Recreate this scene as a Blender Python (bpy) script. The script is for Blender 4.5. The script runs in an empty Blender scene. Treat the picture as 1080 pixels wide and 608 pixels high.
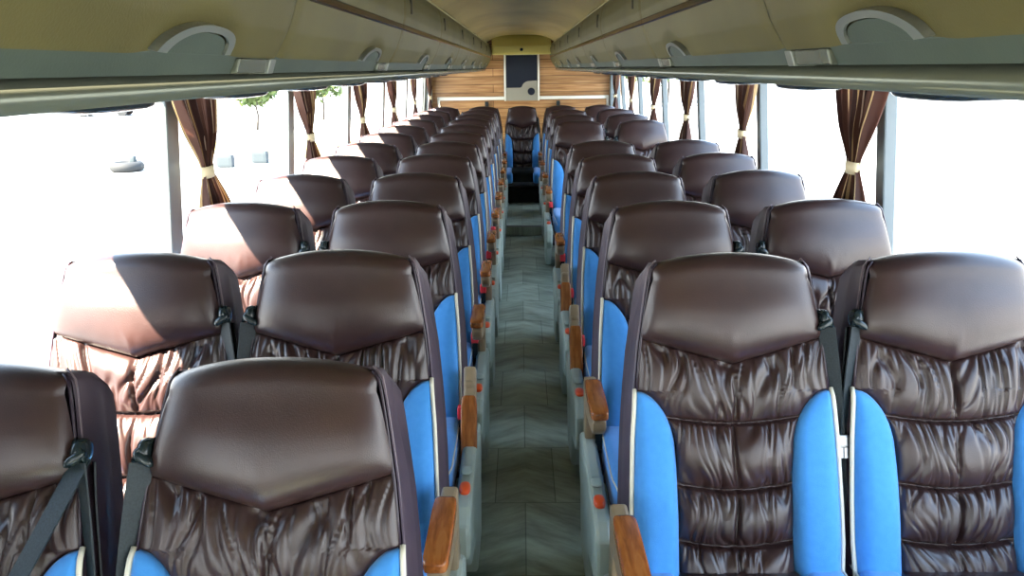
import bpy, bmesh, math, random
from math import sin, cos, pi, radians, sqrt, exp
from mathutils import Vector, Matrix, noise

random.seed(7)
SC = bpy.context.scene
COL = SC.collection

# ------------------------------------------------------------------ materials
def mat(name, color=(.5, .5, .5), rough=.5, metal=0., spec=.5, **kw):
    m = bpy.data.materials.new(name); m.use_nodes = True
    b = m.node_tree.nodes['Principled BSDF']
    b.inputs['Base Color'].default_value = (*color, 1)
    b.inputs['Roughness'].default_value = rough
    b.inputs['Metallic'].default_value = metal
    b.inputs['Specular IOR Level'].default_value = spec
    for k, v in kw.items():
        b.inputs[k.replace('_', ' ')].default_value = v
    return m

def nd(m, t, **props):
    n = m.node_tree.nodes.new(t)
    for k, v in props.items(): setattr(n, k, v)
    return n
def lk(m, a, b): m.node_tree.links.new(a, b)
def bsdf(m): return m.node_tree.nodes['Principled BSDF']

def add_noise(m, scale, c1, c2, bump=0., bscale=None, coord='Object', stretch=(1, 1, 1), dist=.002, lo=.35, hi=.65):
    tc = nd(m, 'ShaderNodeTexCoord'); mp = nd(m, 'ShaderNodeMapping')
    mp.inputs['Scale'].default_value = stretch
    lk(m, tc.outputs[coord], mp.inputs['Vector'])
    n = nd(m, 'ShaderNodeTexNoise'); n.inputs['Scale'].default_value = scale; n.inputs['Detail'].default_value = 4
    lk(m, mp.outputs[0], n.inputs['Vector'])
    r = nd(m, 'ShaderNodeValToRGB')
    r.color_ramp.elements[0].position = lo; r.color_ramp.elements[0].color = (*c1, 1)
    r.color_ramp.elements[1].position = hi; r.color_ramp.elements[1].color = (*c2, 1)
    lk(m, n.outputs['Fac'], r.inputs[0]); lk(m, r.outputs[0], bsdf(m).inputs['Base Color'])
    if bump:
        n2 = nd(m, 'ShaderNodeTexNoise'); n2.inputs['Scale'].default_value = bscale or scale * 4; n2.inputs['Detail'].default_value = 3
        lk(m, tc.outputs[coord], n2.inputs['Vector'])
        b = nd(m, 'ShaderNodeBump'); b.inputs['Strength'].default_value = bump; b.inputs['Distance'].default_value = dist
        lk(m, n2.outputs['Fac'], b.inputs['Height']); lk(m, b.outputs[0], bsdf(m).inputs['Normal'])
    return m

M = {}
M['leather'] = add_noise(mat('brown_leather', rough=.34, spec=.6), 9, (.025, .0115, .0112), (.040, .019, .0175), bump=.35, bscale=420, dist=.0012)
bsdf(M['leather']).inputs['Coat Weight'].default_value = .05
bsdf(M['leather']).inputs['Coat Roughness'].default_value = .28
M['leather_side'] = add_noise(mat('plum_side_leather', rough=.5, spec=.5), 12, (.035, .022, .036), (.055, .034, .050), bump=.3, bscale=380, dist=.001)
M['blue'] = add_noise(mat('blue_fabric', rough=.8, spec=.25), 60, (.048, .262, .67), (.057, .285, .70), bump=.4, bscale=500, dist=.0015)
bsdf(M['blue']).inputs['Sheen Weight'].default_value = .3
M['cream'] = mat('cream_piping', (.72, .68, .55), .45)
M['darkpipe'] = mat('dark_piping', (.03, .018, .03), .35)
M['edgepipe'] = mat('mauve_piping', (.16, .12, .14), .3)
M['shell'] = mat('grey_shell_plastic', (.10, .10, .12), .45)
M['white_pl'] = add_noise(mat('pale_green_grey_plastic', rough=.35), 6, (.36, .42, .36), (.42, .48, .42))
M['tan_pl'] = mat('tan_plastic', (.30, .22, .13), .38)
M['black_pl'] = mat('black_plastic', (.012, .02, .022), .25)
M['belt'] = add_noise(mat('black_webbing', rough=.55, spec=.4), 300, (.010, .017, .022), (.022, .034, .042))
M['red'] = mat('red_plastic', (.75, .04, .05), .35)
M['orange'] = mat('orange_red_knob', (.85, .10, .02), .3)
M['steel'] = mat('brushed_steel', (.30, .31, .32), .35, 1.)

# wood
def wood(name, c1, c2, c3, rough, stretch, scale=3, plank=None):
    m = mat(name, rough=rough)
    tc = nd(m, 'ShaderNodeTexCoord'); mp = nd(m, 'ShaderNodeMapping'); mp.inputs['Scale'].default_value = stretch
    lk(m, tc.outputs['Object'], mp.inputs['Vector'])
    n = nd(m, 'ShaderNodeTexNoise'); n.inputs['Scale'].default_value = scale; n.inputs['Detail'].default_value = 6; n.inputs['Distortion'].default_value = .6
    lk(m, mp.outputs[0], n.inputs['Vector'])
    r = nd(m, 'ShaderNodeValToRGB'); e = r.color_ramp.elements
    e[0].position = .3; e[0].color = (*c1, 1); e[1].position = .7; e[1].color = (*c3, 1)
    k = e.new(.5); k.color = (*c2, 1)
    lk(m, n.outputs['Fac'], r.inputs[0])
    out = r.outputs[0]
    if plank:
        br = nd(m, 'ShaderNodeTexBrick')
        br.inputs['Color1'].default_value = (1, 1, 1, 1); br.inputs['Color2'].default_value = (.72, .7, .66, 1); br.inputs['Mortar'].default_value = (.28, .24, .2, 1)
        br.inputs['Scale'].default_value = 1; br.inputs['Mortar Size'].default_value = plank[2]; br.inputs['Brick Width'].default_value = plank[0]; br.inputs['Row Height'].default_value = plank[1]
        mp2 = nd(m, 'ShaderNodeMapping'); mp2.inputs['Rotation'].default_value = plank[3]
        mp2.inputs['Location'].default_value = (.37, .02, 0)
        lk(m, tc.outputs['Object'], mp2.inputs['Vector']); lk(m, mp2.outputs[0], br.inputs['Vector'])
        mx = nd(m, 'ShaderNodeMix', data_type='RGBA', blend_type='MULTIPLY'); mx.inputs[0].default_value = 1
        lk(m, out, mx.inputs[6]); lk(m, br.outputs['Color'], mx.inputs[7]); out = mx.outputs[2]
    lk(m, out, bsdf(m).inputs['Base Color'])
    return m
M['wood_arm'] = wood('armrest_wood', (.20, .055, .012), (.33, .10, .022), (.42, .15, .035), .22, (12, 2, 12), 6)
M['wood_wall'] = wood('rear_wall_wood', (.30, .14, .045), (.46, .24, .09), (.62, .37, .17), .4, (.8, 1, 14), 3, plank=(60, .105, .004, (radians(90), 0, 0)))
# floor: chevron wood look vinyl
m = mat('aisle_floor_vinyl', rough=.42); M['floor'] = m
tc = nd(m, 'ShaderNodeTexCoord'); sp = nd(m, 'ShaderNodeSeparateXYZ'); lk(m, tc.outputs['Object'], sp.inputs[0])
ab = nd(m, 'ShaderNodeMath', operation='ABSOLUTE'); lk(m, sp.outputs['X'], ab.inputs[0])
ml = nd(m, 'ShaderNodeMath', operation='MULTIPLY_ADD'); lk(m, ab.outputs[0], ml.inputs[0]); ml.inputs[1].default_value = .55; lk(m, sp.outputs['Y'], ml.inputs[2])
cb = nd(m, 'ShaderNodeCombineXYZ'); sg = nd(m, 'ShaderNodeMath', operation='MULTIPLY'); lk(m, sp.outputs['X'], sg.inputs[0]); sg.inputs[1].default_value = 3
lk(m, sg.outputs[0], cb.inputs['X'])
m2 = nd(m, 'ShaderNodeMath', operation='MULTIPLY'); lk(m, ml.outputs[0], m2.inputs[0]); m2.inputs[1].default_value = 9
lk(m, m2.outputs[0], cb.inputs['Y'])
n = nd(m, 'ShaderNodeTexNoise'); n.inputs['Scale'].default_value = 1.1; n.inputs['Detail'].default_value = 7; n.inputs['Roughness'].default_value = .65; lk(m, cb.outputs[0], n.inputs['Vector'])
r = nd(m, 'ShaderNodeValToRGB'); e = r.color_ramp.elements
e[0].position = .3; e[0].color = (.15, .165, .125, 1); e[1].position = .72; e[1].color = (.52, .58, .47, 1); k = e.new(.5); k.color = (.33, .37, .29, 1)
lk(m, n.outputs['Fac'], r.inputs[0])
br = nd(m, 'ShaderNodeTexBrick'); br.offset = .5
for s, v in (('Color1', (1, 1, 1, 1)), ('Color2', (.66, .68, .66, 1)), ('Mortar', (.35, .36, .35, 1))): br.inputs[s].default_value = v
br.inputs['Scale'].default_value = 1; br.inputs['Mortar Size'].default_value = .0022; br.inputs['Brick Width'].default_value = .23; br.inputs['Row Height'].default_value = .46
lk(m, tc.outputs['Object'], br.inputs['Vector'])
mx = nd(m, 'ShaderNodeMix', data_type='RGBA', blend_type='MULTIPLY'); mx.inputs[0].default_value = 1
lk(m, r.outputs[0], mx.inputs[6]); lk(m, br.outputs['Color'], mx.inputs[7]); lk(m, mx.outputs[2], bsdf(m).inputs['Base Color'])

M['bin'] = add_noise(mat('olive_bin_lining', rough=.6, spec=.25), 3, (.080, .067, .020), (.106, .090, .028), bump=.3, bscale=260, dist=.0015)
M['binpale'] = add_noise(mat('pale_bin_lining', rough=.55), 3, (.40, .36, .17), (.46, .42, .21), bump=.2, bscale=260, dist=.001)
M['recess'] = add_noise(mat('green_grey_service_lining', rough=.6), 5, (.036, .050, .035), (.050, .067, .046), bump=.25, bscale=250, dist=.001)
M['rail'] = mat('satin_grey_green_rail', (.125, .135, .10), .27, .35)
M['seam'] = mat('dark_gap', (.03, .026, .015), .7)
M['chrome'] = mat('bronze_trim_strip', (.22, .13, .07), .18, .9)
M['handle'] = mat('silver_handle', (.21, .22, .19), .3, .4)
M['ceiling'] = add_noise(mat('ceiling_lining', rough=.38, spec=.5), 2.2, (.32, .24, .075), (.50, .40, .16), coord='Object', stretch=(1.2, .5, 1), bump=.2, bscale=6, dist=.01)
M['cab'] = mat('ochre_cabinet', (.52, .46, .13), .5)
M['wall'] = add_noise(mat('grey_side_wall', rough=.6), 4, (.28, .29, .27), (.34, .35, .33))
M['post'] = mat('grey_window_post', (.14, .17, .18), .4)
M['screen'] = mat('dark_screen', (.010, .014, .026), .55, spec=.2)
M['console'] = mat('console_grey', (.28, .27, .22), .45)
M['whitetrim'] = mat('white_trim', (.8, .8, .74), .4)
M['black_step'] = add_noise(mat('black_carpet', rough=.9, spec=.2), 90, (.004, .006, .006), (.013, .016, .016))
M['roof'] = mat('roof_shell', (.5, .5, .5), .6)

# glass
m = bpy.data.materials.new('window_glass'); m.use_nodes = True; M['glass'] = m
nt = m.node_tree; nt.nodes.clear()
o = nt.nodes.new('ShaderNodeOutputMaterial'); t = nt.nodes.new('ShaderNodeBsdfTransparent'); g = nt.nodes.new('ShaderNodeBsdfGlossy')
t.inputs[0].default_value = (.93, .96, .95, 1); g.inputs['Roughness'].default_value = .02
x = nt.nodes.new('ShaderNodeMixShader'); x.inputs[0].default_value = .05; nt.links.new(t.outputs[0], x.inputs[1]); nt.links.new(g.outputs[0], x.inputs[2]); nt.links.new(x.outputs[0], o.inputs[0])

# curtain: brown satin with gold stripes, a little translucent
m = mat('striped_brown_curtain', rough=.5, spec=.4); M['curtain'] = m
uv = nd(m, 'ShaderNodeUVMap'); sp = nd(m, 'ShaderNodeSeparateXYZ'); lk(m, uv.outputs[0], sp.inputs[0])
r = nd(m, 'ShaderNodeValToRGB'); r.color_ramp.interpolation = 'CONSTANT'; e = r.color_ramp.elements
brown = (.12, .052, .036, 1); dark = (.075, .036, .03, 1); gold = (.62, .42, .20, 1); cream = (.7, .55, .4, 1)
fr = nd(m, 'ShaderNodeMath', operation='FRACT'); mu = nd(m, 'ShaderNodeMath', operation='MULTIPLY'); mu.inputs[1].default_value = 5; lk(m, sp.outputs['X'], mu.inputs[0]); lk(m, mu.outputs[0], fr.inputs[0]); lk(m, fr.outputs[0], r.inputs[0])
e[0].position = 0; e[0].color = brown; e[1].position = .42; e[1].color = gold
for p, c in ((.50, dark), (.68, cream), (.71, brown), (.82, gold), (.88, brown)):
    k = e.new(p); k.color = c
lk(m, r.outputs[0], bsdf(m).inputs['Base Color'])
tl = nd(m, 'ShaderNodeBsdfTranslucent'); lk(m, r.outputs[0], tl.inputs[0]); ms = nd(m, 'ShaderNodeMixShader'); ms.inputs[0].default_value = .45
out = m.node_tree.nodes['Material Output']; lk(m, bsdf(m).outputs[0], ms.inputs[1]); lk(m, tl.outputs[0], ms.inputs[2]); lk(m, ms.outputs[0], out.inputs[0])
M['tie'] = mat('cream_tie', (.72, .60, .38), .5)

M['concrete'] = add_noise(mat('pale_yard_concrete', rough=.8), .35, (.19, .225, .25), (.27, .28, .28))
M['verge'] = add_noise(mat('dry_verge', rough=.9), .5, (.10, .09, .022), (.14, .125, .032))
M['leaf'] = add_noise(mat('leaf_green', rough=.7), 2, (.05, .085, .016), (.09, .12, .03))
M['bark'] = mat('bark', (.05, .04, .032), .9)
M['tyre'] = mat('tyre_rubber', (.010, .013, .016), .8)
M['carpaint'] = mat('pale_car_paint', (.028, .032, .036), .3)
M['carglass'] = mat('car_glass', (.05, .07, .08), .1)
M['block'] = mat('blue_grey_block', (.020, .032, .040), .8)

# ------------------------------------------------------------------ helpers
def link(name, me, material, parent=None, loc=None):
    o = bpy.data.objects.new(name, me); COL.objects.link(o)
    if material: me.materials.append(M[material] if isinstance(material, str) else material)
    if parent: o.parent = parent
    if loc: o.location = loc
    return o
def mesh(name, vs, fs, smooth=True):
    me = bpy.data.meshes.new(name); me.from_pydata([tuple(v) for v in vs], [], fs)
    if smooth: me.polygons.foreach_set('use_smooth', [True] * len(me.polygons))
    me.update(); return me
def fixn(me):
    bm = bmesh.new(); bm.from_mesh(me); bmesh.ops.remove_doubles(bm, verts=bm.verts, dist=1e-6)
    bmesh.ops.recalc_face_normals(bm, faces=bm.faces); bm.to_mesh(me); bm.free(); return me
def grid(name, nu, nv, fn):
    vs = [fn(i / nu, j / nv) for j in range(nv + 1) for i in range(nu + 1)]
    w = nu + 1
    fs = [(j * w + i, j * w + i + 1, (j + 1) * w + i + 1, (j + 1) * w + i) for j in range(nv) for i in range(nu)]
    return mesh(name, vs, fs)
class MB:
    def __init__(s): s.v = []; s.f = []; s.flat = []
    def add(s, vs, fs):
        b = len(s.v); s.v += [tuple(v) for v in vs]; s.f += [tuple(b + i for i in f) for f in fs]; return s
    def box(s, x0, x1, y0, y1, z0, z1):
        v = [(x, y, z) for x in (x0, x1) for y in (y0, y1) for z in (z0, z1)]
        return s.add(v, [(0, 1, 3, 2), (4, 6, 7, 5), (0, 4, 5, 1), (2, 3, 7, 6), (0, 2, 6, 4), (1, 5, 7, 3)])
    def rbox(s, c, h, n=5, k=8, fn=None):
        # rounded box: cube grid pushed onto a p-norm ball
        def cube(k):
            vs = []; idx = {}; fs = []
            def vid(p):
                if p not in idx: idx[p] = len(vs); vs.append(p)
                return idx[p]
            for ax in range(3):
                for sg in (-k, k):
                    for a in range(-k, k, 2):
                        for b in range(-k, k, 2):
                            q = []
                            for da, db in ((0, 0), (2, 0), (2, 2), (0, 2)):
                                p = [0, 0, 0]; p[ax] = sg; p[(ax + 1) % 3] = a + da; p[(ax + 2) % 3] = b + db
                                q.append(vid(tuple(p)))
                            fs.append(tuple(q if sg > 0 else q[::-1]))
            return vs, fs
        vs, fs = cube(k); out = []
        for p in vs:
            p = [x / k for x in p]
            p = [math.copysign(abs(x) ** .8, x) if n > 4 else x for x in p]
            r = sum(abs(x) ** n for x in p) ** (1 / n)
            m_ = max(abs(x) for x in p)
            q = [x / r for x in p]
            v = (c[0] + q[0] * h[0], c[1] + q[1] * h[1], c[2] + q[2] * h[2])
            out.append(fn(v) if fn else v)
        return s.add(out, fs)
    def tube(s, pts, r, n=8, cap=True):
        pts = [Vector(p) for p in pts]; rings = []
        prev = None
        for i, p in enumerate(pts):
            d = (pts[min(i + 1, len(pts) - 1)] - pts[max(i - 1, 0)]).normalized()
            if prev is None:
                a = d.orthogonal().normalized()
            else:
                a = (prev - d * prev.dot(d)).normalized()
            prev = a; b = d.cross(a)
            rr = r[i] if isinstance(r, (list, tuple)) else r
            rings.append([p + (a * cos(2 * pi * k / n) + b * sin(2 * pi * k / n)) * rr for k in range(n)])
        vs = [v for rg in rings for v in rg]
        fs = [(i * n + k, i * n + (k + 1) % n, (i + 1) * n + (k + 1) % n, (i + 1) * n + k) for i in range(len(pts) - 1) for k in range(n)]
        if cap: fs += [tuple(range(n))[::-1], tuple((len(pts) - 1) * n + k for k in range(n))]
        return s.add(vs, fs)
    def ribbon(s, pts, wdir, w, th=.0015):
        pts = [Vector(p) for p in pts]; vs = []
        for i, p in enumerate(pts):
            d = (pts[min(i + 1, len(pts) - 1)] - pts[max(i - 1, 0)]).normalized()
            wd = Vector(wdir[i] if isinstance(wdir, list) else wdir).normalized()
            nn = d.cross(wd).normalized() * th
            vs += [p - wd * w / 2 - nn, p + wd * w / 2 - nn, p + wd * w / 2 + nn, p - wd * w / 2 + nn]
        fs = [(4 * i + k, 4 * i + (k + 1) % 4, 4 * i + 4 + (k + 1) % 4, 4 * i + 4 + k) for i in range(len(pts) - 1) for k in range(4)]
        L = 4 * (len(pts) - 1); fs += [(0, 3, 2, 1), (L, L + 1, L + 2, L + 3)]
        return s.add(vs, fs)
    def prism(s, poly, axis, a0, a1):
        # poly in the two other axes; axis 'x','y','z'
        def P(p, a):
            return {'x': (a, p[0], p[1]), 'y': (p[0], a, p[1]), 'z': (p[0], p[1], a)}[axis]
        n = len(poly)
        vs = [P(p, a0) for p in poly] + [P(p, a1) for p in poly]
        return s.add(vs, [tuple(range(n))[::-1], tuple(range(n, 2 * n))] + [(i, (i + 1) % n, n + (i + 1) % n, n + i) for i in range(n)])
    def me(s, name, smooth=False, fix=True):
        m_ = mesh(name, s.v, s.f, smooth)
        if fix: fixn(m_)
        if smooth:
            m_.polygons.foreach_set('use_smooth', [True] * len(m_.polygons))
        return m_
    def obj(s, name, material, parent=None, smooth=False, loc=None, bevel=0):
        o = link(name, s.me(name, smooth), material, parent, loc)
        if bevel:
            b = o.modifiers.new('bevel', 'BEVEL'); b.width = bevel; b.segments = 2; b.limit_method = 'ANGLE'
        return o
def empty(name, loc=(0, 0, 0), label=None, cat=None, group=None):
    o = bpy.data.objects.new(name, None); COL.objects.link(o); o.location = loc; o.empty_display_size = .1
    return tag(o, label, cat, group)
def tag(o, label=None, cat=None, group=None, kind=None):
    if label: o['label'] = label
    if cat: o['category'] = cat
    if group: o['group'] = group
    if kind: o['kind'] = kind
    return o
def struct(o): o['kind'] = 'structure'; return o
def copy_tree(o, parent=None):
    c = o.copy(); COL.objects.link(c); c.parent = parent
    for ch in o.children: copy_tree(ch, c)
    return c
def smoothstep(a, b, x):
    x = min(1, max(0, (x - a) / (b - a))); return x * x * (3 - 2 * x)
def interp(tab, t):
    if t <= tab[0][0]: return tab[0][1]
    for (a, va), (b, vb) in zip(tab, tab[1:]):
        if t <= b:
            u = (t - a) / (b - a); return va + (vb - va) * u
    return tab[-1][1]

# ------------------------------------------------------------------ the coach seat
LB = .783                       # backrest length from joint to top
WT = [(0, .150), (.012, .178), (.03, .190), (.06, .197), (.12, .207), (.21, .221), (.335, .234), (.45, .242), (.6, .247), (.7, .248), (.84, .241)]
def W(t): return interp(WT, t)
def BP(x, t, d): return (x, -d, LB - t)
def t_top(x): return .028 * (abs(x) / .19) ** 2.2
def t_seam(x): return .272 - .062 * min(1, abs(x) / .22) ** 1.0
BT = .335
def WC(t):                      # half width of the quilted centre panel
    if t <= BT: return W(t)
    inner = interp([(.335, .146), (.44, .144), (.52, .139), (.65, .136), (.84, .138)], t)
    if t < .46:
        u = (t - BT) / (.46 - BT)
        return inner + (W(BT) - inner) * (1 - (1 - (1 - u) ** 2) ** .5) ** .85
    return inner
def crown(x): return .020 * (1 - min(1, abs(x) / .24) ** 2)

def headrest_mesh(seed):
    B = -.100
    def fn(u, v):
        s = 2 * u - 1
        side = max(0, 1 - abs(s) ** 5) ** .5
        xt = s * .187
        F = crown(xt) + .006 + .030 * side
        top = t_top(xt) - .002
        rt = .052 - .012 * (1 - side)
        if v < .42:             # rolls over the top to the back shell
            a = (1 - v / .42) * pi * .93
            ca, sa = cos(a), sin(a)
            ca = math.copysign(abs(ca) ** .85, ca); sa = sa ** .85
            return BP(xt, top + rt - rt * sa, (F + B) / 2 + (F - B) / 2 * ca)
        tau = min(1, (v - .42) / .58)
        a = top + rt
        te = t_seam(s * .222)
        tau2 = 1 - max(0, 1 - tau) ** 1.25
        t = a + (te - a) * tau2
        x = s * (.187 + (W(te) - .187) * (tau2 ** .8))
        dend = crown(x) * .6 - .006
        F2 = crown(x) + .006 + .034 * side + .004 * sin(pi * tau2) * side
        F3 = F + (F2 - F) * smoothstep(0, .5, tau2)
        k_ = 1 - max(0, 1 - tau2 ** 7) ** .5
        d = F3 + (dend - F3) * k_
        if tau > .4:            # faint creases above the centre seam
            k = noise.noise(Vector((x * 45 + seed, t * 6, seed)))
            d += .0014 * exp(-(k / .12) ** 2) * exp(-(x / .05) ** 2) * smoothstep(.45, .7, tau) * smoothstep(1, .9, tau)
        return BP(x, t, d)
    return grid('headrest', 56, 72, fn)

SEAMS = [.0, .405, .565, .70, .835]
def panel_mesh(seed):
    def fn(u, v):
        s = 2 * u - 1
        ts = t_seam(s * .222)
        t = ts + (.84 - ts) * v
        x = s * WC(t)
        sag = .016 * (1 - s * s) - .006
        bounds = [ts] + [q + sag * (1 if i < 3 else .6) for i, q in enumerate(SEAMS[1:])]
        k = 0
        for i in range(4):
            if t >= bounds[i]: k = i
        b0, b1 = bounds[k], bounds[k + 1]
        tau = min(1, max(0, (t - b0) / (b1 - b0)))
        puff = (1 - abs(2 * tau - 1) ** 2.4) ** .55
        side = (1 - abs(s) ** 6) ** .5
        d = crown(x) * .6 + puff * side * (.034 if k else .028)
        # gathers: ridges that fan from the seams
        sw = x * 19 + .8 * noise.noise(Vector((x * 10, tau * 1.2, seed + k * 9)))
        n1 = noise.noise(Vector((sw * 1.25, tau * .8 + k * 5, seed)))
        n2 = noise.noise(Vector((sw * 2.6 + tau * .8 * (1 if s > 0 else -1), tau * 1.0 + k * 7, seed + 40)))
        e = .30 + .7 * abs(2 * tau - 1) ** 1.2
        if k == 0: e = 1.1 - .7 * tau
        g = exp(-(n1 / .13) ** 2) * .013 + exp(-(n2 / .16) ** 2) * .0065
        d -= g * e * side * min(1, puff * 1.6 + .1)
        for q in bounds[1:4]: d -= .016 * exp(-((t - q) / .0045) ** 2) * side
        # centre crease
        cx = x - .004 * sin(t * 30 + seed)
        d -= .014 * exp(-(cx / .0055) ** 2) * puff * (smoothstep(.0, .5, tau) if k == 0 else 1) * (.5 + .5 * (k % 2 == 0) + .3)
        return BP(x, t, d)
    return grid('quilted_panel', 110, 210, fn)

def bolster_mesh(sgn):
    def fn(u, v):
        t = BT + (.845 - BT) * (v ** 1.15)
        a, b = WC(t) - .002, W(t) + .001
        s = u
        x = a + (b - a) * s
        amp = .030 + .022 * smoothstep(.34, .6, t)
        amp *= min(1, sqrt(max(0, (b - a)) / .08))
        prof = (1 - abs(2 * s ** .85 - 1) ** 3) ** .6 if 0 < s < 1 else 0
        d = -.004 + amp * prof + .012 * s * min(1, (b - a) / .05)
        return BP(sgn * x, t, d)
    return grid('side_bolster', 20, 60, fn)
def bolster_edge(sgn, t): return BP(sgn * (W(t) + .003), t, -.004 + .012 * min(1, (W(t) - WC(t)) / .05) + .012)

def shell_mesh():
    ts = [.84, .78, .7, .6, .5, .4, .3, .21, .15, .1, .06, .03, .012]
    left = [(-W(t), t) for t in ts]; right = [(W(t), t) for t in reversed(ts)]
    topc = [(-.10, t_top(.10) * .6), (0, -.004), (.10, t_top(.10) * .6)]
    out = left + topc + right
    n = len(out)
    def ring(off, d, dt=0, flank=0):
        v = []
        for x, t in out:
            f = flank * smoothstep(.03, .3, t)
            xx = x + math.copysign(off + f, x) if abs(x) > .12 else x
            v.append(BP(xx, t + dt, d))
        return v
    rings = [ring(-.004, .004, .012), ring(.006, -.012, .010, .002), ring(.010, -.05, .006, .010), ring(.004, -.092, .008, .006), ring(-.022, -.112, .03)]
    vs = [v for r_ in rings for v in r_]
    fs = [(k * n + i, k * n + (i + 1) % n, (k + 1) * n + (i + 1) % n, (k + 1) * n + i) for k in range(len(rings) - 1) for i in range(n)]
    fs.append(tuple(range((len(rings) - 1) * n, len(rings) * n)))
    return fixn(mesh('back_shell', vs, fs))

def piping(name, pts, r, material, parent):
    mb = MB().tube(pts, r, 6); return mb.obj(name, material, parent, smooth=True)

def bezier(p0, p1, p2, p3, n=14):
    P = [Vector(p) for p in (p0, p1, p2, p3)]; r_ = []
    for i in range(n + 1):
        t = i / n; r_.append(P[0] * (1 - t) ** 3 + P[1] * 3 * t * (1 - t) ** 2 + P[2] * 3 * t * t * (1 - t) + P[3] * t ** 3)
    return r_

JZ = .41
THETA = radians(18)
def make_seat(inner, seed, aisle=True, reach=False, arm_deg=0):
    """inner = +1 / -1: the side the neighbour seat is on (seat belt side); the aisle is on the other."""
    root = empty('coach_seat')
    # pieces of the backrest live in a frame at the recline joint
    def bk(o): o.location = (0, 0, JZ); o.rotation_euler = (-THETA, 0, 0); return o
    shell = bk(link('back_shell', shell_mesh(), 'leather_side', root))
    bk(link('headrest', headrest_mesh(seed), 'leather', root))
    bk(link('quilted_panel', panel_mesh(seed), 'leather', root))
    for sg in (-1, 1):
        b = bk(link('side_bolster', bolster_mesh(sg), 'blue', root)); b['label'] = 'blue fabric side bolster'
        tt = [BT - .004 + (.84 - BT) * i / 26 for i in range(27)]
        piping('cream_piping', [bolster_edge(sg, t) for t in tt], .0055, 'cream', b)
        hp = [BP(sg * (W(t) - .001), t + .012, .006) for t in [.014, .03, .05, .08, .12, .17, .21, .27, .33]]
        bk(piping('dark_piping', hp, .0034, 'darkpipe', root))
        sp_ = [BP(sg * (W(t) + .004), t + .006, -.006) for t in [.01, .03, .05, .08, .12, .17, .21, .27, .34, .42, .5, .6, .7, .8]]
        bk(piping('edge_piping', sp_, .0024, 'edgepipe', root))
    # seat cushion
    c = MB()
    def cfn(u, v):
        s = 2 * u - 1; y = .02 - .50 * v
        rollf = smoothstep(.86, 1, v)
        z = JZ + .005 + .045 * sin(pi * min(1, v * .9)) - .09 * rollf ** 2
        puff = .016 * (abs(sin(pi * v * 3)) ** .5) * sqrt(max(0, 1 - abs(s) ** 6))
        return (s * .150, y, z + puff)
    q = grid('cushion_top', 30, 50, cfn)
    link('seat_cushion', q, 'leather', root)
    for sg in (-1, 1):
        def f2(v): return v
        mb = MB().rbox((sg * .198, -.235, JZ - .028), (.054, .27, .075), 4.2, 12)
        for i, v in enumerate(mb.v):
            if v[1] < -.38: mb.v[i] = (v[0] - sg * .02 * ((-.38 - v[1]) / .12), v[1], v[2] - .0 )
        cb_ = mb.obj('cushion_side', 'blue', root, smooth=True); cb_['label'] = 'blue fabric side of the seat cushion'
        pts = []
        for i in range(25):
            y = .02 - .50 * i / 24
            pts.append((sg * (.249 - .022 * smoothstep(-.36, -.49, y)), y, JZ + .024 - .05 * smoothstep(-.40, -.50, y) ))
        piping('cream_piping', pts, .003, 'cream', cb_)
    MB().rbox((0, -.22, JZ - .085), (.245, .25, .05), 7, 8).obj('seat_pan', 'shell', root, smooth=True)
    # pedestal
    MB().box(-.20, -.15, -.40, -.06, .03, JZ - .12).box(.15, .20, -.40, -.06, .03, JZ - .12).box(-.23, .23, -.42, -.03, .002, .03).obj('pedestal', 'shell', root, bevel=.006)
    # belt buckle, red
    ox = -inner
    if aisle:
        bx = ox * .262
        MB().box(bx - .012, bx + .012, -.09, -.06, JZ - .02, JZ + .055).obj('buckle_stalk', 'black_pl', root, bevel=.003)
        MB().rbox((bx, -.078, JZ + .075), (.016, .012, .026), 6, 4).obj('red_buckle', 'red', root, smooth=True)
        # side panel
        px = ox * .292
        prof = [(-.60, JZ - .14), (-.585, JZ - .05), (-.52, JZ - .022), (-.40, JZ - .012), (-.2, JZ - .0), (-.02, JZ + .01), (.05, JZ - .02), (.06, JZ - .14), (.0, JZ - .2), (-.06, .02), (-.30, .02), (-.36, JZ - .24), (-.54, JZ - .2)]
        sp2 = MB().prism(prof, 'x', px - .024, px + .024).obj('side_panel', 'white_pl', root, bevel=.012)
        sp2['label'] = 'pale grey green plastic side panel'
        MB().rbox((px, -.43, JZ - .012), (.017, .032, .012), 2.6, 6).obj('recline_knob', 'orange', sp2, smooth=True)['label'] = 'orange recline button'
        MB().rbox((px, -.34, JZ + .0), (.018, .026, .007), 2.4, 6).obj('highlight_bump', 'white_pl', sp2, smooth=True)  # raised bump of the panel's own plastic, added for a round highlight
        # armrest (pivot at its rear end)
        piv = (ox * .288, -.03, JZ + .20)
        ar = MB().prism([(.02, -.06), (.02, .008), (-.10, .012), (-.30, .012), (-.33, .0), (-.325, -.028), (-.30, -.05), (-.20, -.07), (-.08, -.085)], 'x', -.020, .020)
        a = ar.obj('armrest', 'tan_pl', root, loc=piv, bevel=.008)
        a.rotation_euler = (radians(arm_deg), 0, 0)
        MB().rbox((0, -.215, .026), (.027, .135, .015), 7, 8).obj('wooden_pad', 'wood_arm', a, smooth=True)['label'] = 'orange brown varnished wooden pad'
        MB().box(-.018, .018, -.035, .035, -.24, -.02).obj('armrest_support', 'tan_pl', root, loc=piv, bevel=.01)
    # shoulder belt on the inner side
    gx = inner * .205
    g_ = MB().rbox((gx + inner * .018, -.008, LB - .165), (.015, .026, .024), 2.3, 6)
    g_.rbox((gx + inner * .016, -.026, LB - .186), (.019, .012, .011), 2.6, 5, fn=lambda v: (v[0], v[1], v[2] + (v[0] - gx) * .5 * inner))
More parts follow.
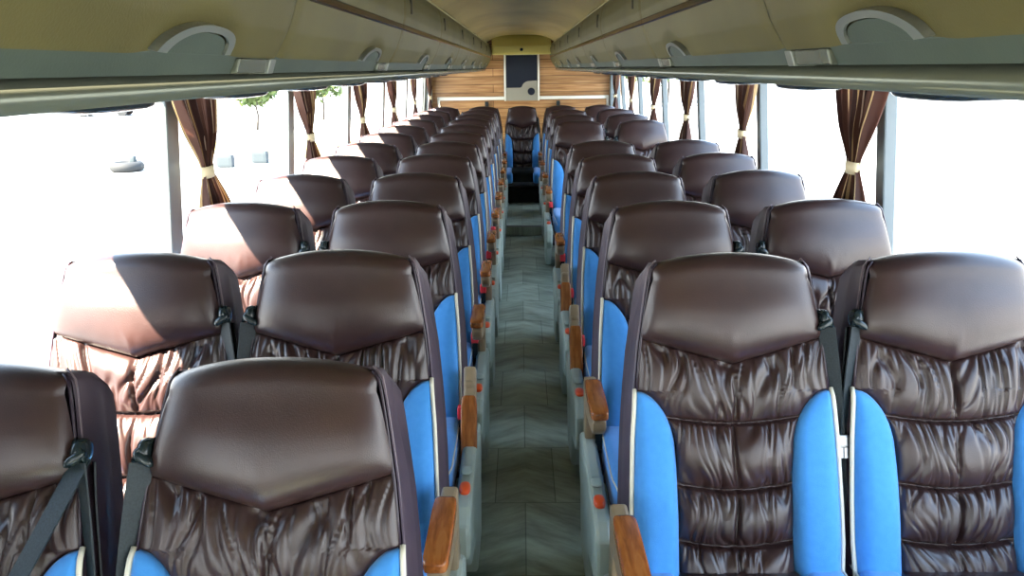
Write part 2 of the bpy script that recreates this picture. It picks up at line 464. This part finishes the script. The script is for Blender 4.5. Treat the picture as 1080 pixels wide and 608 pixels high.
    g_.tube([(gx + inner * q[0], q[1], LB + q[2]) for q in ((.002, .0, -.145), (.012, -.022, -.150), (.026, -.03, -.165), (.034, -.022, -.185))], .006, 8)
    bk(g_.obj('belt_guide', 'black_pl', root, smooth=True))
    p0 = (gx + inner * .022, -.020, LB - .185)
    st = MB().ribbon(bezier(p0, (gx + inner * .036, -.012, LB - .3), (inner * .262, .012, LB - .42), (inner * .262, .03, -.10)), (.8, -.6 * inner, 0), .040)
    bk(st.obj('belt_strap', 'belt', root))
    st2 = MB().ribbon(bezier((p0[0] + inner * .008, .015, p0[2]), (p0[0] + inner * .014, .02, LB - .32), (inner * .268, .05, LB - .45), (inner * .268, .075, -.10)), (.5, -.85 * inner, 0), .038)
    bk(st2.obj('belt_strap', 'belt', root))
    if reach:   # strap pulled across the front of the seat
        st3 = MB().ribbon(bezier(p0, (inner * .20, -.05, LB - .28), (inner * .13, -.085, LB - .45), (inner * .03, -.12, .10)), (.9, -.1, .3 * inner), .046)
        bk(st3.obj('belt_strap', 'belt', root))
    # tongue
    tg = MB().rbox((inner * .258, -.006, LB - .46), (.010, .005, .016), 5, 4)
    tg.box(inner * .258 - .006, inner * .258 + .006, -.012, -.008, LB - .500, LB - .475)
    bk(tg.obj('belt_tongue', 'steel', root, smooth=False))
    return root

def set_recline(root, deg):
    for ch in root.children:
        n_ = ch.name.split('.')[0]
        if n_ in ('back_shell', 'headrest', 'quilted_panel', 'side_bolster', 'dark_piping', 'edge_piping', 'belt_guide', 'belt_strap', 'belt_tongue'):
            ch.rotation_euler = (-radians(deg), 0, 0)
def arm_angle(root, deg):
    for ch in root.children:
        if ch.name.split('.')[0] == 'armrest': ch.rotation_euler = (radians(deg), 0, 0)

protos = {}
ords = ['front', 'second', 'third', 'fourth', 'fifth', 'sixth', 'seventh', 'eighth', 'ninth', 'tenth', 'eleventh']
CX = .014
def joint_y(dtop): return dtop - LB * sin(THETA) + .0
L_rows = [1.30, 2.03, 2.83, 3.61, 4.41, 5.20, 5.99, 6.78, 7.58, 8.37, 9.16, 9.96]
R_rows = [1.943, 2.748, 3.556, 4.30, 5.10, 7.06, 8.01, 9.0, 9.96]
def place(kind, x, y, label, group, seed, inner, aisle, reach=False, rec=18, arm=0, dz=0):
    key = (inner, aisle, seed % 2 if not reach else 9)
    if key not in protos:
        o = make_seat(inner, 3.1 + seed * 5.7, aisle, reach); protos[key] = o
    else:
        o = copy_tree(protos[key])
    o.location = (x, y, dz); tag(o, label, 'seat', group)
    if rec != 18 or o is not protos[key]: set_recline(o, rec)
    if aisle: arm_angle(o, arm)
    return o
seatlist = []
for i, D in enumerate(L_rows):
    last = i == len(L_rows) - 1
    rec = 24 if i == 0 else 18
    ax = (-.485 + CX if i else -.452) if not last else -.45
    dz = -.03 if i == 0 else 0
    y = joint_y(D) + (.012 if i == 0 else 0)
    if last:
        la = 'brown and blue back row coach seat, just left of the centre rear seat'; lw = 'brown and blue back row coach seat in the far left corner by the window'
    elif i == 0:
        la = 'large brown leather coach seat nearest the camera, left of the aisle'; lw = 'coach seat cut by the left picture edge, black belt strap across it'
    elif i == 1:
        la = 'brown and blue coach seat left of the aisle directly behind the nearest seat'; lw = 'sunlit coach seat by the left window, second row from the camera'
    else:
        la = 'brown and blue coach seat beside the aisle, left side, %s row from the camera' % ords[i]
        lw = 'half sunlit coach seat beside the left windows, %s row from the camera' % ords[i]
    place('a', ax, y, la, 'coach seats left of the aisle', i, -1, True, rec=rec, arm={2: 62, 0: 0}.get(i, 0), dz=dz)
    place('w', (-1.0 + CX - (.03 if i == 0 else 0)) if not last else -.93, y, lw, 'coach seats along the left windows', i + (1 if i else 0), 1, False, reach=(i == 0), rec=rec, dz=dz)
for i, D in enumerate(R_rows):
    last = i == len(R_rows) - 1; y = joint_y(D)
    ax = .49 + CX if not last else .475
    if last:
        la = 'brown and blue back row coach seat, just right of the centre rear seat'; lw = 'brown and blue back row coach seat in the far right corner by the window'
    elif i == 0:
        la = 'large front coach seat right of the aisle with full blue bolsters in view'; lw = 'large coach seat by the right window cut by the right picture edge'
    elif i == 5:
        la = 'coach seat right of the aisle just behind the gap, blue cushion showing'; lw = 'coach seat beside the right windows, first one behind the gap in the rows'
    else:
        la = 'brown and blue coach seat beside the aisle, right side, %s row from the camera' % ords[i]
        lw = 'brown coach seat beside the right windows, %s row from the camera' % ords[i]
    place('a', ax, y, la, 'coach seats right of the aisle', i, 1, True, arm={2: 58, 3: 70}.get(i, 0))
    place('w', (1.015 + CX) if not last else .95, y, lw, 'coach seats along the right windows', i + 1, -1, False)
cseat = place('c', .012, joint_y(9.96) + .0, 'centre rear coach seat facing down the aisle at the back wall', 'back row coach seats', 0, 1, False)

for o in list(COL.objects):
    if o.get('category') == 'seat' and o.location.y > joint_y(9.9): o.scale.x = .90
cseat.scale.x = .84
for ch in list(cseat.children):
    if ch.name.startswith('pedestal'): bpy.data.objects.remove(ch)
    elif ch.name.startswith('seat_cushion'):
        ch.data = ch.data.copy(); ch.data.materials[0] = M['black_step']
# ------------------------------------------------------------------ the coach body
Y0, Y1 = -2.4, 11.2
SILL, HEAD = .62, 1.56
XS, XH = 1.34, 1.265          # wall x at sill and at window head
f_ = MB().box(-1.35, 1.35, Y0, Y1 + .05, -.06, 0).obj('floor', 'floor'); struct(f_)
struct(MB().box(-.225, .235, 7.85, 9.42, .001, .10).obj('trim_1', 'floor'))
struct(MB().box(-.225, .235, 7.835, 7.853, .085, .104).obj('trim_2', 'steel'))
rs = MB().box(-.215, .235, 9.22, 9.68, .101, .265).obj('rear_step', 'black_step', bevel=.008)
tag(rs, 'black carpeted step at the aisle end below the centre rear seat', 'step')

for sg, side in ((-1, 'left'), (1, 'right')):
    w = MB().prism([(sg * 1.35, 0), (sg * XS, SILL), (sg * (XS + .05), SILL), (sg * 1.40, -.06), (sg * 1.35, -.06)], 'y', Y0, Y1 + .05)
    w.prism([(sg * XH, HEAD), (sg * (XH + .05), HEAD), (sg * 1.22, 2.12), (sg * 1.17, 2.12)], 'y', Y0, Y1 + .05)
    struct(w.obj('wall_' + side, 'wall'))
    posts = ([2.98 + 1.58 * k for k in range(-3, 6)] if sg < 0 else [2.92 + 1.53 * k for k in range(-3, 6)])
    posts = [p for p in posts if p < 10.95] + [11.1]
    if posts[0] > Y0: posts = [Y0 + .05] + posts
    for k, (a, b) in enumerate(zip(posts, posts[1:])):
        def X(z): return sg * (XS + (XH - XS) * (z - SILL) / (HEAD - SILL) + .025)
        gm = mesh('window', [(X(SILL), a + .02, SILL), (X(SILL), b - .02, SILL), (X(HEAD), b - .02, HEAD), (X(HEAD), a + .02, HEAD)], [(0, 1, 2, 3)], False)
        g2 = link('window_%d' % (k + 1 + (20 if sg > 0 else 0)), gm, 'glass'); struct(g2)
    for k, p in enumerate(posts):
        pw = .055 if sg < 0 else .034
        pb = MB().add([(sg * (XS - .012), p - pw, SILL), (sg * (XS + .034), p - pw, SILL), (sg * (XS + .034), p + pw, SILL), (sg * (XS - .012), p + pw, SILL),
                       (sg * (XH - .012), p - pw, HEAD), (sg * (XH + .034), p - pw, HEAD), (sg * (XH + .034), p + pw, HEAD), (sg * (XH - .012), p + pw, HEAD)],
                      [(3, 2, 1, 0), (4, 5, 6, 7), (0, 1, 5, 4), (1, 2, 6, 5), (2, 3, 7, 6), (3, 0, 4, 7)])
        struct(pb.obj('trim_%d' % (10 + k + (20 if sg > 0 else 0)), 'post', bevel=.006))
        # dark rubber seal on the near edge
    # sill ledge
    struct(MB().box(min(sg * 1.32, sg * 1.39), max(sg * 1.32, sg * 1.39), Y0, Y1, SILL - .03, SILL).obj('trim_%d' % (50 if sg < 0 else 51), 'post', bevel=.006))
struct(MB().box(-1.385, -1.262, .30, 1.12, SILL, HEAD).obj('trim_5', 'post', bevel=.01))  # unseen pillar added to keep the sun off the nearest left window seat
# roof and end walls
struct(MB().box(-1.25, 1.25, Y0, Y1 + .05, 2.10, 2.14).obj('roof', 'roof'))
struct(MB().box(-1.35, 1.35, Y1, Y1 + .05, 0, 2.12).obj('wall_back', 'wood_wall'))
fw = MB().box(-1.33, 1.33, Y0 - .05, Y0, 0, 1.05).box(-1.33, 1.33, Y0 - .05, Y0, 1.86, 2.12).box(-1.33, -1.0, Y0 - .05, Y0, 1.05, 1.86).box(1.0, 1.33, Y0 - .05, Y0, 1.05, 1.86)  # unseen; panels narrow the windscreen opening to cut the front fill light
struct(fw.obj('wall_front', 'wall'))
struct(link('window_0', mesh('ws', [(-1.0, Y0 - .02, 1.05), (1.0, Y0 - .02, 1.05), (1.0, Y0 - .02, 1.86), (-1.0, Y0 - .02, 1.86)], [(0, 1, 2, 3)], False), 'glass'))

# ceiling
def cf(u, v):
    s = 2 * u - 1; y = Y0 + (10.95 - Y0) * v
    x = s * .46
    z = 2.005 - .10 * abs(s) ** 3.2 + .004 * sin(y * 2 * pi / 1.57)
    z -= .012 * exp(-((y - 9.6) / .05) ** 2) + .012 * exp(-((y - 8.4) / .05) ** 2)
    return (x, y, z)
struct(link('ceiling', grid('ceiling', 40, 240, cf), 'ceiling'))

# luggage bins
UP = [(.415, .296), (.398, .283), (.386, .25), (.380, .21), (.382, .17), (.388, .144)]
LO = [(.392, .128), (.396, .112), (.404, .09), (.413, .068), (.424, .050), (.432, .037), (.436, .030), (.442, .022)]
def bin_surface(name, prof, sg, y0, y1, dent=None, n=40):
    # loft of a profile along y, thickened inwards
    P = [Vector((p[0], p[1])) for p in prof]
    # resample the profile
    L = [0]
    for a, b in zip(P, P[1:]): L.append(L[-1] + (b - a).length)
    def at(u):
        d = u * L[-1]
        for i in range(len(P) - 1):
            if d <= L[i + 1] + 1e-9:
                return P[i].lerp(P[i + 1], (d - L[i]) / (L[i + 1] - L[i]))
        return P[-1]
    def fn(u, v):
        p = at(v); y = y0 + (y1 - y0) * u
        e = .006 * (exp(-(y - y0) / .008) + exp(-(y1 - y) / .008))
        x, h = p.x + e, p.y + e * .6
        if dent: 
            k = dent(y, v); x += k; h += k * .7
        return (sg * x, y, 1.6 + h)
    g_ = grid(name, n * 2, 24, fn)
    if sg < 0: g_.flip_normals()
    return g_

for sg, side, S0, PT in ((-1, 'left', 1.53, 1.30), (1, 'right', 1.43, 1.30)):
    k0 = -2
    ys = [S0 + PT * k for k in range(k0, 9)]
    ys = [y for y in ys if y < 10.6] + [11.15]
    nb = 0
    vis = ['nearest the camera', 'second from the camera', 'third from the camera', 'fourth from the camera', 'fifth from the camera', 'sixth from the camera', 'seventh from the camera', 'eighth from the camera', 'at the far end by the back wall']
    for k, (a, b) in enumerate(zip(ys, ys[1:])):
        if b < .1: continue
        lab = 'olive overhead luggage bin on the %s side, %s' % (side, vis[nb] if b < 11.1 else vis[-1]); nb += 1
        r_ = empty('luggage_bin', (0, 0, 0), lab, 'luggage bin', 'overhead luggage bins on the %s side' % side)
        hy = (b if b < 11.1 else a + PT) - .40
        hl = .125 if sg < 0 else .115
        def dent(y, v, hy=hy):
            q = (y - hy) / (hl * 1.35); w_ = (v - .98) / .62
            r2 = q * q + w_ * w_
            return .007 * smoothstep(1.15, .55, sqrt(r2))
        ld = link('lower_door', bin_surface('lower_door', LO, sg, a + .004, b - .004, dent), 'bin', r_)
        up = link('upper_panel', bin_surface('upper_panel', UP, sg, a + .003, b - .003), 'bin', r_)
        # carcass behind the doors
        car = MB().prism([(sg * x, 1.6 + h) for x, h in ((.43, .300), (.402, .25), (.396, .2), (.402, .14), (.418, .10), (.432, .07), (.447, .035), (.46, .035), (1.15, .035), (1.15, .42), (.46, .42))], 'y', a, b)
        car.obj('carcass', 'seam', r_)
        MB().prism([(sg * x, 1.6 + h) for x, h in ((.392, .146), (.388, .142), (.388, .130), (.392, .126), (.41, .126), (.41, .146))], 'y', a + .002, b - .002).obj('trim_strip', 'chrome', r_)['label'] = 'glossy bronze strip between the two panels'
        # white top edge bead
        MB().tube([(sg * .415, a, 1.898), (sg * .415, b, 1.898)], .005, 8).obj('edge_bead', 'binpale', r_, smooth=True)
        # small dark latch on the upper panel
        ly = a + (b - a) * .12
        MB().box(min(sg * .376, sg * .386), max(sg * .376, sg * .386), ly - .012, ly + .012, 1.785, 1.845).obj('latch', 'seam', r_, bevel=.003)
        # handle: D shaped arch plate and flap
        def hp(y, w_):         # point on door surface at fraction w_ up from the bottom edge
            i = 1 - w_
            P = LO; L = [0]
            for p, q in zip(P, P[1:]): L.append(L[-1] + math.dist(p, q))
            d = i * L[-1]
            for j in range(len(P) - 1):
                if d <= L[j + 1] + 1e-9:
                    t_ = (d - L[j]) / (L[j + 1] - L[j]); return P[j][0] + (P[j + 1][0] - P[j][0]) * t_, P[j][1] + (P[j + 1][1] - P[j][1]) * t_
            return P[-1]
        def arch(sc, off, skew):
            pts = []
            for q in range(25):
                an = pi * q / 24
                yy = hy + hl * sc * cos(an) * 1 ; ww = .04 + .35 * sc * (max(0, sin(an)) ** (.55 if cos(an) > 0 else 1.25)) * (1 + .10 * skew * cos(an))
                x, h = hp(yy, ww)
                pts.append((sg * (x - off), yy, 1.6 + h - off * .3))
            return pts
        o1, o2 = arch(1, .004, .35), arch(1, -.012, .35)
        i1 = arch(.80, .004, .35)
        n_ = len(o1)
        hb = MB().add(o1 + i1 + o2, [(i, i + 1, n_ + i + 1, n_ + i) for i in range(n_ - 1)] + [(i, i + 1, 2 * n_ + i + 1, 2 * n_ + i) for i in range(n_ - 1)])
        hr = hb.obj('handle_rim', 'handle', r_, smooth=False)
        so = hr.modifiers.new('s', 'SOLIDIFY'); so.thickness = .004; so.offset = 0
        i2 = arch(.76, .0, .35); cen = Vector((0, 0, 0))
        for p in i2: cen += Vector(p) / len(i2)
        hb = MB().add(i2 + [tuple(cen)], [(i, i + 1, n_) for i in range(n_ - 1)] + [(n_ - 1, 0, n_)])
        hf = hb.obj('handle_flap', 'recess', r_, smooth=False); so = hf.modifiers.new('s', 'SOLIDIFY'); so.thickness = .006; so.offset = 0
        # sloping bracket in the service strip, just beyond the handle
        by = hy + .30
        MB().prism([(sg * .444, 1.621), (sg * .452, 1.597), (sg * .50, 1.597), (sg * .50, 1.621)], 'y', by - .10, by + .05).obj('strip_bracket', 'rail', r_, bevel=.003)
        MB().prism([(sg * .440, 1.6205), (sg * .449, 1.596), (sg * .49, 1.596), (sg * .49, 1.6205)], 'y', by + .052, by + .085).obj('bracket_clip', 'handle', r_, bevel=.002)
    # continuous service strip + rail
    sv = MB().prism([(sg * x, 1.6 + h) for x, h in ((.448, .034), (.449, .024), (.464, -.003), (.50, -.003), (.54, -.030), (1.10, -.036), (XH - .02, -.040), (XH - .02, .034))], 'y', Y0 + .05, 11.18).obj('service_strip', 'recess')
    tag(sv, 'grey green service strip under the %s luggage bins' % side, 'service strip')
    rail = MB().prism([(sg * (.492 + .030 * cos(t_) * (1 if cos(t_) < 0 else 1.5)), 1.6 - .0205 + .0178 * sin(t_)) for t_ in [2 * pi * q / 28 for q in range(28)]], 'y', Y0 + .05, 11.16)
    ro = rail.obj('rounded_rail', 'rail', sv, smooth=True); ro['label'] = 'rounded satin grab rail'
    # reading light units under the strip
    ncon = 0
    for yc in ([1.62 + .79 * q for q in range(10)]):
        mb = MB().rbox((sg * .83, yc, 1.546), (.07, .15, .020), 4, 8)
        u_ = mb.obj('reading_light_unit', 'black_pl', smooth=True)
        tag(u_, 'slim dark reading light console under the %s bins, %s from the camera' % (side, ords[ncon] if ncon else 'nearest'), 'reading light', 'reading light consoles under the %s bins' % side); ncon += 1

# rear cabinet between the bins
cb = empty('rear_cabinet', (CX, 10.7, 1.77), 'ochre storage cabinet across the back above the dark screen', 'cabinet')
MB().prism([(-.02, -.005), (.48, -.005), (.48, .255), (.03, .235), (-.02, .105)], 'x', -.375, .375).obj('body', 'cab', cb, bevel=.006)
MB().box(-.355, .355, -.036, -.018, .006, .10).obj('flap', 'cab', cb, bevel=.006)
MB().rbox((0, -.044, .05), (.02, .012, .018), 3, 5).obj('latch', 'black_pl', cb, smooth=True)
# wall console with dark screen
wc = empty('wall_console', (CX, 11.19, 1.17), 'grey framed console with black screen and round knob on rear wall', 'console')
MB().box(-.24, .24, -.03, .0, 0, .60).obj('frame', 'console', wc, bevel=.008)
scr = [(-.205, .59), (-.205, .17)] + [(-.02, .17)] + [(.0 + .10 * (1 - cos(a)) - .0, .17 + .085 * sin(a)) for a in [radians(q) for q in range(10, 91, 10)]] + [(.205, .262), (.205, .59)]
MB().prism(scr, 'y', -.036, -.028).obj('screen', 'screen', wc)
for sx in (-1, 1): MB().box(sx * .224 - .009, sx * .224 + .009, -.045, -.028, .0, .6).obj('frame_rib', 'whitetrim', wc, bevel=.003)
MB().tube([(.125, -.03, .12), (.125, -.055, .12)], [.05, .045], 20).obj('knob', 'screen', wc, smooth=False, bevel=.004)
# white trim on the rear wall
wt = MB().box(-1.12, 1.18, 11.165, 11.2, 1.185, 1.225).box(1.15, 1.18, 11.165, 11.2, 1.04, 1.19).box(-1.12, -1.09, 11.165, 11.2, 1.04, 1.225)
struct(wt.obj('trim_3', 'whitetrim', bevel=.004))
for sx, nm in ((-.46, 'left'), (.50, 'right')):
    b_ = MB().box(sx - .025, sx + .025, 11.14, 11.2, 1.03, 1.165).rbox((sx, 11.15, 1.06), (.035, .03, .03), 4, 5).obj('belt_anchor', 'black_pl', bevel=.004)
    tag(b_, 'small black anchor on the rear wall above the %s back row seats' % nm, 'anchor')
for sg, nm in ((-1, 'a'), (1, 'b')):
    struct(MB().box(min(sg * 1.19, sg * 1.30), max(sg * 1.19, sg * 1.30), 11.08, 11.2, .7, 1.57).obj('trim_%d' % (60 if sg < 0 else 61), 'post', bevel=.01))

# ------------------------------------------------------------------ curtains
def curtain(sg, y0, wid, seed, tiefrac=.55, sway=0, label='', group='', lower=.32):
    root = empty('curtain', (sg * 1.205, y0, HEAD), label, 'curtain', group)
    ZT, ZTIE, ZB = 0.0, -.325, -.70
    NP = 7
    def prof(z):
        if z > ZTIE:
            u = (z - ZTIE) / (ZT - ZTIE)
            w_ = .062 + (wid - .062) * (smoothstep(0, 1, u) * .45 + u ** .75 * .55)
            c = tiefrac * wid + (wid * .5 - tiefrac * wid) * smoothstep(0, 1, u)
        else:
            u = (ZTIE - z) / (ZTIE - ZB)
            w_ = .062 + (lower - .062) * min(1, (u * 1.6)) ** .7
            c = tiefrac * wid + sway * u ** .8
        return w_, c
    def fn(u, v):
        z = ZT + (ZB - ZT) * v
        w_, c = prof(z)
        a = u + .02 * noise.noise(Vector((u * 5, z * 3, seed)))
        ph = a * 2 * pi * NP + seed + .8 * noise.noise(Vector((u * 4, z * 2, seed + 5)))
        k = smoothstep(.0, .16, abs(z - ZTIE))
        amp = .008 + .014 * k
        x = -sg * (amp * (sin(ph) + .35 * sin(2.3 * ph + seed))) 
        return (x, c + (a - .5) * w_ + .25 * amp * cos(ph), z)
    me = grid('cloth', 150, 70, fn)
    uvl = me.uv_layers.new(name='UVMap'); w = 151
    for lp in me.loops: uvl.data[lp.index].uv = ((lp.vertex_index % w) / 150, (lp.vertex_index // w) / 70)
    link('cloth', me, 'curtain', root)
    c0 = prof(ZTIE)[1]
    pts = []
    n_ = 20; mb = MB(); vs = []
    for q in range(n_):
        t_ = 2 * pi * q / n_
        for zz in (ZTIE + .022, ZTIE - .022): vs.append((.024 * cos(t_), c0 + .042 * sin(t_), zz + .004 * sin(t_)))
    mb.add(vs, [(2 * q, 2 * q + 1, (2 * q + 3) % (2 * n_), (2 * q + 2) % (2 * n_)) for q in range(n_)])
    t = mb.obj('tie_band', 'tie', root, smooth=True); so = t.modifiers.new('s', 'SOLIDIFY'); so.thickness = .003
    t['label'] = 'cream tie band'
cl = ['nearest the camera', 'second', 'third', 'fourth', 'fifth', 'sixth']
for k in range(6):
    y = 2.98 + 1.58 * k
    if y < 10.9: curtain(-1, y - .12, .40, k * 1.7, .60, .10, 'brown striped curtain tied with a cream band on the left side, %s' % (cl[k] if k == 0 else cl[k] + ' from the camera'), 'curtains along the left windows')
    y = 2.92 + 1.53 * k
    if y < 10.9: curtain(1, y - .17, .42, k * 2.3 + 4, .52, .0, 'brown striped curtain tied with a cream band on the right side, %s' % (cl[k] if k == 0 else cl[k] + ' from the camera'), 'curtains along the right windows', lower=.30)

# ------------------------------------------------------------------ outside
GZ = -1.3
g = MB().box(-160, 160, -60, 220, GZ - .5, GZ).obj('ground', 'concrete'); struct(g)
vg = grid('verge', 12, 12, lambda u, v: (-13 + 7 * u + .8 * sin(v * 5), 29 + 6 * v + .8 * sin(u * 6), GZ + .005 + .01 * sin(u * pi) * sin(v * pi)))
tag(link('verge', vg, 'verge'), 'pale dry grass verge beyond the left windows', 'grass', kind='stuff')

def tree(x, y, h, r, seed, label):
    root = empty('tree', (x, y, GZ), label, 'tree', 'trees outside the coach')
    pts = [(0, 0, 0), (.1, 0, h * .3), (-.05, .1, h * .6), (.1, 0, h * .85)]
    mb = MB().tube(pts, [.16 * h / 6, .13 * h / 6, .09 * h / 6, .04 * h / 6], 8)
    rnd = random.Random(seed)
    for q in range(4):
        a = rnd.random() * 6.28; mb.tube([(0, 0, h * .5), (cos(a) * r * .4, sin(a) * r * .4, h * .7), (cos(a) * r * .7, sin(a) * r * .7, h * .85)], [.06, .04, .02], 6)
    mb.obj('trunk', 'bark', root, smooth=True)
    vs, fs = [], []
    for q in range(1300):
        th = rnd.random() * 6.28; ph = math.acos(2 * rnd.random() - 1); rr = r * (rnd.random() ** .4) * (.75 + .35 * noise.noise(Vector((cos(th) * 2, sin(th) * 2, seed + cos(ph) * 2))))
        c = Vector((rr * sin(ph) * cos(th), rr * sin(ph) * sin(th), h * .85 + rr * .8 * cos(ph)))
        a = Vector((rnd.gauss(0, 1), rnd.gauss(0, 1), rnd.gauss(0, 1))).normalized() * .2; b = a.orthogonal().normalized() * .1
        i = len(vs); vs += [c - a, c + b, c + a, c - b]; fs.append((i, i + 1, i + 2, i + 3))
    link('foliage', mesh('foliage', vs, fs, False), 'leaf', root)
tree(-13.5, 42, 2.5, 1.4, 1, 'small green tree with thin trunk seen through the second left window')
tree(-12.0, 50, 2.9, 1.8, 2, 'yellow green leafy tree just right of the second left curtain')
tree(8.6, 60, 4.2, 3.2, 4, 'green tree seen through the farthest right window')
tree(11.6, 66, 4.4, 3.4, 5, 'green tree seen between the two farthest right curtains')

# parked car, pale in the glare
car = empty('parked_car', (-29.5, 58.5, GZ), 'pale parked car faint in the glare beyond the left window', 'car')
side_p = [(-2.1, .35), (-2.15, .7), (-2.0, .88), (-1.35, .95), (-.75, 1.38), (.55, 1.42), (1.25, .98), (1.95, .88), (2.15, .6), (2.1, .32)]
MB().prism(side_p, 'y', -.85, .85).obj('body', 'carpaint', car, bevel=.08)
MB().prism([(-1.2, .97), (-.7, 1.32), (.5, 1.35), (1.05, .99)], 'y', -.87, .87).obj('side_windows', 'carglass', car)
for sx in (-1.3, 1.3):
    for sy in (-.8, .8): MB().tube([(sx, sy - .12, .33), (sx, sy + .12, .33)], .33, 18).obj('wheel', 'tyre', car)
car.rotation_euler = (0, 0, radians(10))
# ring of old tyre used as planter with a stump
ty = empty('tyre_planter', (-12.1, 24.8, GZ), 'dark old tyre lying on the pale yard outside', 'tyre')
mb = MB(); n1, n2 = 28, 10
mb.add([((.38 + .13 * cos(2 * pi * j / n2)) * cos(2 * pi * i / n1), (.38 + .13 * cos(2 * pi * j / n2)) * sin(2 * pi * i / n1), .15 + .15 * sin(2 * pi * j / n2)) for i in range(n1) for j in range(n2)],
       [(i * n2 + j, ((i + 1) % n1) * n2 + j, ((i + 1) % n1) * n2 + (j + 1) % n2, i * n2 + (j + 1) % n2) for i in range(n1) for j in range(n2)])
mb.obj('tyre', 'tyre', ty, smooth=True)
MB().rbox((.22, 0, .34), (.09, .09, .14), 4, 5).obj('stump', 'block', ty, smooth=True)
for (x, y, s_) in ((-9.3, 25.5, 'left'), (-8.55, 26.6, 'right')):
    b_ = MB().rbox((0, 0, .20), (.26, .16, .20), 9, 4).obj('kerb_block', 'block', loc=(x, y, GZ)); tag(b_, 'blue grey block on the yard beside the first left curtain, the %s one' % s_, 'block', 'blocks on the yard')

# ------------------------------------------------------------------ light
w = bpy.data.worlds.new('World'); SC.world = w; w.use_nodes = True
nt = w.node_tree; bg = nt.nodes['Background']
tc = nt.nodes.new('ShaderNodeTexCoord'); sp = nt.nodes.new('ShaderNodeSeparateXYZ'); rp = nt.nodes.new('ShaderNodeValToRGB')
nt.links.new(tc.outputs['Generated'], sp.inputs[0]); nt.links.new(sp.outputs['Z'], rp.inputs[0])
rp.color_ramp.elements[0].position = 0; rp.color_ramp.elements[0].color = (1, .98, .93, 1)
rp.color_ramp.elements[1].position = .6; rp.color_ramp.elements[1].color = (.45, .66, 1, 1)
nt.links.new(rp.outputs[0], bg.inputs[0]); bg.inputs[1].default_value = 9.0
sd = bpy.data.lights.new('sun', 'SUN'); sd.energy = 95; sd.angle = radians(.6); sd.color = (1, .84, .66)
so = bpy.data.objects.new('sun', sd); COL.objects.link(so)
S = Vector((-.68, -.60, 1.0)).normalized()
so.rotation_euler = S.to_track_quat('Z', 'Y').to_euler(); so.location = (-5, -5, 12)

# ------------------------------------------------------------------ camera
cd = bpy.data.cameras.new('camera'); cam = bpy.data.objects.new('camera', cd); COL.objects.link(cam); SC.camera = cam
cd.sensor_width = 36; cd.lens = 854 / 1080 * 36; cd.clip_start = .02; cd.clip_end = 500
pitch = math.atan(232.5 / 854); yaw = math.atan(12.5 / 854 * cos(pitch)); roll = radians(.85)
cam.matrix_world = Matrix.Translation((0, 0, 1.6)) @ Matrix.Rotation(yaw, 4, 'Z') @ Matrix.Rotation(pi / 2 - pitch, 4, 'X') @ Matrix.Rotation(-roll, 4, 'Z')

vs_ = SC.view_settings; vs_.view_transform = 'Standard'; vs_.look = 'None'; vs_.gamma = 1; vs_.use_curve_mapping = False; vs_.exposure = 0.0
SC.cycles.use_denoising = True; SC.cycles.max_bounces = 10; SC.cycles.diffuse_bounces = 6; SC.cycles.transparent_max_bounces = 16
SC.cycles.sample_clamp_indirect = 8
try: SC.cycles.denoiser = 'OPENIMAGEDENOISE'
except Exception: pass
